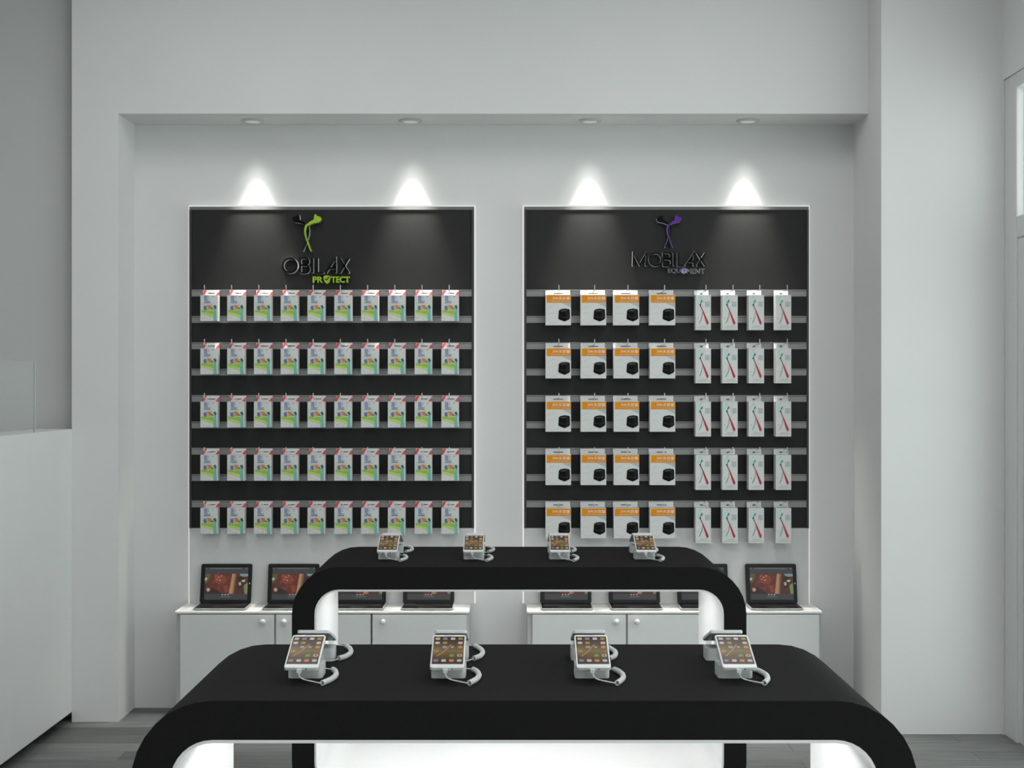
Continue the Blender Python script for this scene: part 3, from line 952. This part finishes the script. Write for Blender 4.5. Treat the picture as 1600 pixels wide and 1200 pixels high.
# ------------------------------------------------------------------ tablets on keyboard bases
SCR = {}
for nm, rgb in (('ui', (60, 60, 62)), ('bar', (112, 112, 114)), ('dot', (190, 190, 190)), ('red', (88, 46, 40)), ('rust', (120, 60, 46)), ('brown', (72, 46, 42)),
                ('dark', (46, 40, 40)), ('tan', (158, 122, 88)), ('shade', (120, 88, 60)), ('green', (110, 126, 80)), ('moss', (78, 84, 56)), ('blue', (112, 134, 142)), ('pale', (178, 140, 122)), ('cream', (178, 168, 128))):
    SCR[nm] = screen_col('tablet_picture_' + nm, rgb)
SN = list(SCR)
def make_tablet():
    W, L = 0.234, 0.179
    t = thing('tablet_with_keyboard', '', 'tablet', (0, 0, 0), 'tablets along the low worktops')
    mb = MB()
    mb.prism(rrect(W, 0.150, 0.008, 4, W / 2, 0.075), XY, 0.0025, 0.010)
    mb.box(0.012, W - 0.012, 0.008, 0.142, 0.0, 0.0025, 1)
    base = mb.build('keyboard_base', [M['alu'], M['toe']], t, bevel=0.0012)
    mb = MB()
    mb.prism(rrect(W - 0.010, 0.140, 0.005, 4, W / 2, 0.0755), XY, 0.0102, 0.0115)
    for rI in range(5):
        for cI in range(12):
            kx, ky = 0.014 + cI * 0.0173, 0.058 + rI * 0.0150
            mb.box(kx, kx + 0.0152, ky, ky + 0.0128, 0.0115, 0.0128, 1)
    mb.box(0.080, 0.154, 0.014, 0.048, 0.0115, 0.0118, 1)
    mb.build('keyboard', [M['black_gloss'], M['key_black']], base)
    ang = math.radians(13)
    ca, sa = math.cos(ang), math.sin(ang)
    fr = lambda u, v, w: (u, 0.135 + v * sa + w * ca, 0.013 + v * ca - w * sa)
    mb = MB()
    mb.prism(rrect(W, L, 0.007, 4, W / 2, L / 2), fr, 0.0, 0.007)
    sc = mb.build('screen_panel', M['black_gloss'], t, bevel=0.001)
    mb = MB()
    F = lambda u, v, q=0: fr(u * W, v * L, -0.0004 - 0.00012 * q)
    R = lambda u0, u1, v0, v1, nm, q=0: rect(mb, F, u0, u1, v0, v1, SN.index(nm), q)
    Pg = lambda pts, nm, q=0: poly(mb, F, pts, SN.index(nm), q)
    R(0.085, 0.925, 0.085, 0.905, 'ui')
    R(0.175, 0.80, 0.872, 0.888, 'bar', 1)
    for u in (0.105, 0.89):
        R(u - 0.012, u + 0.012, 0.868, 0.892, 'bar', 1)
    # an autumn woodland picture: red foliage, a pale trunk, grass and a patch of sky
    R(0.085, 0.925, 0.235, 0.745, 'brown', 1)
    Pg([(0.085, 0.745), (0.20, 0.745), (0.17, 0.60), (0.13, 0.52), (0.085, 0.50)], 'moss', 2)
    Pg([(0.085, 0.64), (0.13, 0.65), (0.12, 0.58), (0.085, 0.57)], 'cream', 3)
    Pg([(0.18, 0.745), (0.58, 0.745), (0.62, 0.60), (0.58, 0.235), (0.42, 0.235), (0.26, 0.34), (0.16, 0.44)], 'red', 2)
    Pg([(0.26, 0.70), (0.36, 0.735), (0.46, 0.70), (0.52, 0.60), (0.47, 0.50), (0.37, 0.47), (0.28, 0.54)], 'rust', 3)
    rnd = random.Random(11)
    for k in range(46):
        u, v = rnd.uniform(0.20, 0.55), rnd.uniform(0.34, 0.72)
        if v < 0.34 + max(0, (0.30 - u)) * 1.2:
            continue
        a0, ru = rnd.uniform(0, PI), rnd.uniform(0.010, 0.022)
        near = (u - 0.36) ** 2 + (v - 0.60) ** 2 < 0.012
        nm = rnd.choice(['pale', 'rust', 'pale', 'tan']) if near else rnd.choice(['rust', 'brown', 'red', 'rust'])
        Pg([(u + ru * math.cos(a0 + q * PI / 3), v + 1.25 * ru * (1.0 if q % 3 == 0 else 0.55) * math.sin(a0 + q * PI / 3)) for q in range(6)], nm, 4)
    Pg([(0.46, 0.44), (0.53, 0.46), (0.56, 0.30), (0.48, 0.26)], 'rust', 3)
    Pg([(0.085, 0.30), (0.20, 0.40), (0.34, 0.33), (0.42, 0.235), (0.085, 0.235)], 'dark', 3)
    Pg([(0.12, 0.36), (0.15, 0.39), (0.20, 0.36), (0.18, 0.30), (0.14, 0.29)], 'pale', 4)
    Pg([(0.615, 0.745), (0.685, 0.745), (0.640, 0.235), (0.560, 0.235)], 'tan', 4)
    Pg([(0.665, 0.745), (0.70, 0.745), (0.66, 0.235), (0.630, 0.235)], 'shade', 5)
    Pg([(0.76, 0.745), (0.925, 0.745), (0.925, 0.68), (0.84, 0.67), (0.77, 0.70)], 'blue', 2)
    Pg([(0.72, 0.66), (0.86, 0.66), (0.84, 0.42), (0.74, 0.36)], 'dark', 2)
    Pg([(0.80, 0.58), (0.88, 0.60), (0.86, 0.54), (0.82, 0.53)], 'cream', 3)
    Pg([(0.74, 0.52), (0.79, 0.54), (0.80, 0.46), (0.76, 0.44)], 'pale', 3)
    Pg([(0.85, 0.45), (0.925, 0.52), (0.925, 0.235), (0.87, 0.235)], 'green', 3)
    for u in (0.44, 0.495, 0.55):
        Pg([(u - 0.014, 0.205), (u + 0.014, 0.205), (u + 0.014, 0.222), (u - 0.014, 0.222)], 'dot', 1)
    R(0.40, 0.60, 0.155, 0.168, 'bar', 1)
    mb.build('display', [SCR[k] for k in SN], sc)
    mb = MB()
    mb.prism(arc(0.962 * W, 0.5 * L, 0.0030, 0, 330, 11), lambda u, v, w: fr(u, v, w), -0.0008, 0.0004)
    mb.build('home_button', M['alu'], sc)
    return t
tab0 = make_tablet()
TXS = [-1.426, -1.118, -0.810, -0.498, 0.129, 0.442, 0.755, 1.070]
TLB = ['tablet with keyboard, %s on the worktop below the left panel' % s for s in FROM4] + \
      ['tablet with keyboard, %s on the worktop below the right panel' % s for s in FROM4]
for i, x in enumerate(TXS):
    if i:
        copy_thing(tab0, (x, YC + 0.006, 0.487), TLB[i])
    else:
        tab0.location = (x, YC + 0.006, 0.487)
        tab0['label'] = TLB[i]

# ------------------------------------------------------------------ ring-shaped display tables
TW, TH, TZ0, TD, TR, TT = 1.490, 0.800, 0.100, 0.585, 0.155, 0.074
def loop(off, seg=8):
    return rrect(TW - 2 * off, TH - 2 * off, TR - off, seg, 0.0, TZ0 + TH / 2)
def make_table():
    t = thing('display_table', '', 'table', (0, 0, 0), 'black ring-shaped display tables')
    mb = MB(); mb.ring(loop(0), loop(TT), 0.0, TD)
    mb.build('ring_body', M['black'], t, smooth=30)
    mb = MB(); mb.ring(loop(TT + 0.0002), loop(TT + 0.0062), 0.0, TD)
    mb.build('inner_liner', M['liner'], t, smooth=30)
    mb = MB()
    zt = TZ0 + TH - TT - 0.0065
    mb.box(-0.58, 0.58, 0.11, TD - 0.11, zt - 0.003, zt)
    mb.build('light_panel', M['led'], t)
    mb = MB(); mb.box(-0.42, 0.42, 0.09, TD - 0.09, 0.0, TZ0 - 0.0005)
    mb.build('plinth', M['toe'], t)
    return t
table0 = make_table()
TBL = [(0.023, 2.693, 'front'), (0.0235, 4.661, 'rear')]
table0.location = (TBL[0][0], TBL[0][1], 0)
table0['label'] = 'black ring-shaped display table in front, nearest and largest in view'
copy_thing(table0, (TBL[1][0], TBL[1][1], 0), 'black ring-shaped display table behind, standing just before the low cabinets')

# ------------------------------------------------------------------ phones and their stands
ICON = {}
for nm, rgb in (('cream', (205, 190, 150)), ('mauve', (150, 130, 140)), ('white', (215, 200, 195)), ('gold', (170, 140, 70)), ('grey', (165, 160, 155)), ('teal', (110, 120, 100)), ('tan', (190, 150, 110)), ('green', (110, 165, 60)), ('pink', (225, 190, 175)), ('orange', (215, 140, 80)), ('mint', (190, 205, 190)), ('wine', (110, 40, 40)), ('stem', (175, 140, 85))):
    ICON[nm] = screen_col('phone_icon_' + nm, rgb, 0.7)
IN = list(ICON)
PWD, PLN, PTH = 0.069, 0.129, 0.0075
def make_phone():
    t = thing('smartphone', '', 'phone', (0, 0, 0), 'smartphones on the display tables')
    mb = MB()
    mb.prism(rrect(PWD, PLN, 0.006, 4, 0, PLN / 2), XY, 0.0, PTH, 0)
    # paint the underside grey
    mb.m[0] = 1
    mb.build('phone_shell', [M['phone_white'], M['phone_back']], t, bevel=0.0014)
    mb = MB()
    x0, x1, y0, y1 = -0.0315, 0.0315, 0.0130, 0.1215
    mb.face([(x0, y0, PTH + 0.0002), (x1, y0, PTH + 0.0002), (x1, y1, PTH + 0.0002), (x0, y1, PTH + 0.0002)], 0)
    F = lambda u, v, q=0: (x0 + u * (x1 - x0), y0 + v * (y1 - y0), PTH + 0.0003 + 0.0001 * q)
    rows = [(0.915, ['cream', 'mauve', 'white', 'gold']), (0.76, ['white', 'gold', None, 'pink']), (0.605, [None, 'grey', 'teal', 'tan']), (0.455, ['gold', None, None, None]),
            (0.30, [None, None, 'green', 'pink']), (0.12, ['mauve', 'white', 'orange', 'mint'])]
    poly(mb, F, [(0.12, 0.28), (0.17, 0.27), (0.42, 0.48), (0.62, 0.72), (0.56, 0.70), (0.38, 0.50)], 1 + IN.index('stem'))
    for v, cols in rows:
        for c, nm in enumerate(cols):
            if nm:
                u = 0.125 + 0.25 * c
                pts = rrect(0.15, 0.085, 0.028, 3, u, v)
                poly(mb, F, pts, 1 + IN.index(nm), 1)
    poly(mb, F, rrect(0.07, 0.05, 0.02, 3, 0.875, 0.30), 1 + IN.index('wine'), 2)
    poly(mb, F, rrect(0.08, 0.03, 0.012, 3, 0.625, 0.605), 1 + IN.index('white'), 2)
    mb.build('phone_screen', [M['picture']] + [ICON[k] for k in IN], t)
    mb = MB()
    mb.box(-0.009, 0.009, 0.1240, 0.1255, PTH, PTH + 0.0003)
    mb.build('earpiece', M['alu'], t)
    mb = MB()
    mb.tube([(0.010, -0.0003, 0.0036), (0.010, 0.002, 0.0036)], 0.0014, 10)
    mb.build('headphone_jack', M['toe'], t)
    return t

def smooth_path(pts, n=6):
    P = [Vector(p) for p in pts]
    out = []
    for k in range(len(P) - 1):
        p0, p1, p2, p3 = P[max(0, k - 1)], P[k], P[k + 1], P[min(len(P) - 1, k + 2)]
        for j in range(n):
            s = j / n
            out.append(0.5 * ((2 * p1) + (p2 - p0) * s + (2 * p0 - 5 * p1 + 4 * p2 - p3) * s * s + (3 * p1 - p0 - 3 * p2 + p3) * s ** 3))
    out.append(P[-1])
    return out

def coil(mb, path, R=0.0047, r=0.0012, pitch=0.0024, nseg=9):
    P = smooth_path(path, 14)
    d = [0.0]
    for k in range(1, len(P)):
        d.append(d[-1] + (P[k] - P[k - 1]).length)
    turns = d[-1] / pitch
    N = int(turns * nseg)
    pts = []
    j = 0
    for k in range(N + 1):
        s = d[-1] * k / N
        while j < len(d) - 2 and d[j + 1] < s:
            j += 1
        f = (s - d[j]) / max(1e-9, d[j + 1] - d[j])
        c = P[j].lerp(P[j + 1], f)
        tg = (P[j + 1] - P[j]).normalized()
        up = Vector((0, 0, 1))
        sd = tg.cross(up).normalized()
        a = 2 * PI * k / nseg
        pts.append(c + sd * (R * math.cos(a)) + up * (R * math.sin(a)))
    mb.tube(pts, r, 5)
    return P

TILT = math.radians(20)
TILT_B = math.radians(17)
def make_stand(front):
    """origin: middle of the stand's foot on the table top; +y leads away from the shopfront."""
    t = thing('phone_stand', '', 'phone stand', (0, 0, 0), 'phone stands on the display tables')
    hd = 0.031 if front else 0.026
    mb = MB()
    mb.prism(rrect(0.0705, 2 * hd, 0.009, 5), XY, 0.0, 0.0125)
    mb.prism(rrect(0.0685, 2 * hd - 0.002, 0.008, 5), XY, 0.0125, 0.0140)
    mb.prism(rrect(0.0705, 2 * hd, 0.009, 5), XY, 0.0140, 0.0260)
    mb.build('stand_base', M['white_plastic'], t, smooth=40)
    # clear prop between base and phone
    mb = MB()
    tn = math.tan(TILT if front else TILT_B)
    if front:
        zf = lambda y: 0.0262 + (y + 0.085) * tn     # underside of the phone
        prof = [(-0.027, 0.0262), (0.029, 0.0262), (0.029, zf(0.029)), (-0.027, zf(-0.027))]
    else:
        zf = lambda y: 0.0320 + (0.034 - y) * tn
        prof = [(-0.024, 0.0262), (0.016, 0.0262), (0.016, zf(0.016)), (-0.024, zf(-0.024)), (-0.050, zf(-0.050))]
    for xa in (-0.030, -0.012, 0.007, 0.025):
        mb.prism(prof, lambda u, v, w: (w, u, v - 0.0003), xa, xa + 0.005)
    mb.build('clear_prop', M['acrylic'], t)
    mb = MB()
    if front:
        yl, zl = -0.085, 0.0265                      # low edge of the phone
        mb.box(-0.0075, 0.0015, yl - 0.011, yl - 0.0006, zl - 0.003, zl + 0.004)
        cab = [(-0.003, yl - 0.0105, zl - 0.001), (-0.0015, yl - 0.012, zl - 0.008), (0.003, yl - 0.0125, zl - 0.0125), (0.012, yl - 0.0125, 0.0105), (0.026, yl - 0.0130, 0.0075), (0.040, yl - 0.0190, 0.006), (0.046, yl - 0.015, 0.006)]
        mb.tube(smooth_path(cab), 0.0013, 6)
        cp = [(0.045, yl - 0.020, 0.006), (0.058, yl + 0.017, 0.006), (0.0625, yl + 0.057, 0.006), (0.057, yl + 0.095, 0.006), (0.049, yl + 0.117, 0.006)]
        P = coil(mb, cp)
        mb.tube(smooth_path([P[-1], (0.043, 0.034, 0.006), (0.038, 0.022, 0.009), (0.0345, 0.014, 0.012)]), 0.0013, 6)
    else:
        yl, zl = 0.034, 0.0320
        mb.box(-0.0015, 0.0075, yl + 0.0006, yl + 0.011, zl - 0.003, zl + 0.004)
        cp = [(0.047, -0.032, 0.006), (0.060, -0.006, 0.006), (0.065, 0.038, 0.006), (0.058, 0.082, 0.006), (0.046, 0.116, 0.006)]
        P = coil(mb, cp)
        mb.tube(smooth_path([P[0], (0.034, -0.041, 0.0025), (0.018, -0.040, 0.0022), (0.004, -0.032, 0.005), (0.0, -0.0255, 0.008)]), 0.0013, 6)
        mb.tube(smooth_path([P[-1], (0.034, 0.112, 0.008), (0.016, 0.080, 0.016), (0.004, 0.055, 0.022), (0.003, yl + 0.0105, zl)]), 0.0013, 6)
    mb.build('coiled_cable', M['white_plastic'], t, smooth=60)
    return t
phone0 = make_phone()
stand_f, stand_b = make_stand(True), make_stand(False)
STX = [-0.422, -0.130, 0.1637, 0.456]
SEQ = ['leftmost', 'second from left', 'third from left', 'rightmost']
cnt = {'f': 0, 'b': 0, 'p': 0}
def put(src, key, loc, label, rot=None):
    if cnt[key]:
        o = copy_thing(src, loc, label)
    else:
        o = src
        o.location = loc
        o['label'] = label
    cnt[key] += 1
    if rot:
        o.rotation_euler = rot
    return o
ZT = TZ0 + TH
for tx, ty, nm in TBL:
    for i, sx in enumerate(STX):
        x = sx + (0.0 if nm == 'front' else -0.001)
        yf = ty + 0.2365
        put(stand_f, 'f', (x, yf, ZT), 'phone stand with coiled cable, %s on the near side of the %s table' % (SEQ[i], nm))
        put(phone0, 'p', (x, yf - 0.085, ZT + 0.0262 + 0.0002), 'smartphone showing app icons, %s on the near side of the %s table' % (SEQ[i], nm), (TILT, 0, 0))
        yb = ty + 0.418
        put(stand_b, 'b', (x, yb, ZT), 'phone stand with coiled cable, %s on the far side of the %s table' % (SEQ[i], nm))
        put(phone0, 'p', (x, yb + 0.034, ZT + 0.0320 + 0.0002), 'smartphone facing away, %s on the far side of the %s table' % (SEQ[i], nm), (TILT_B, 0, PI))

# ------------------------------------------------------------------ service counter at the left edge
t = thing('service_counter', 'white tall service counter along the left edge ending at the wall pier', 'counter', (-1.954, 6.30, 0))
shc = lambda mb: setattr(mb, 'v', [(x + 1.954, y - 6.30, z) for x, y, z in mb.v]) or mb
mb = MB(); mb.box(-1.990, -1.9545, 3.4, 6.36, 0.043, 1.300)
shc(mb).build('front_panel', M['counter'], t, bevel=0.002)
mb = MB(); mb.box(-2.128, -1.9905, 3.4, 6.36, 1.2775, 1.300)
shc(mb).build('ledge', M['counter'], t, bevel=0.002)
mb = MB(); mb.box(-2.60, -1.9905, 3.4, 6.36, 0.90, 0.94)
shc(mb).build('work_surface', M['top'], t, bevel=0.002)
mb = MB(); mb.box(-2.55, -1.9905, 3.42, 6.34, 0.043, 0.8995)
shc(mb).build('counter_carcass', M['cab_shadow'], t)
mb = MB(); mb.box(-2.50, -2.005, 3.45, 6.355, 0.0, 0.0425)
shc(mb).build('toe_kick', M['toe'], t)
t = thing('glass_screen', 'clear glass screen standing on the counter ledge at far left', 'glass screen', (-1.962, 5.845, 1.300))
mb = MB(); mb.box(-0.004, 0.004, -2.3, -0.004, 0.0, 0.292)
mb.build('pane', M['counter_glass'], t)
mb = MB(); mb.box(-0.004, 0.004, -0.004, 0.0, 0.0, 0.292)
mb.build('polished_edge', M['glass_edge'], t)
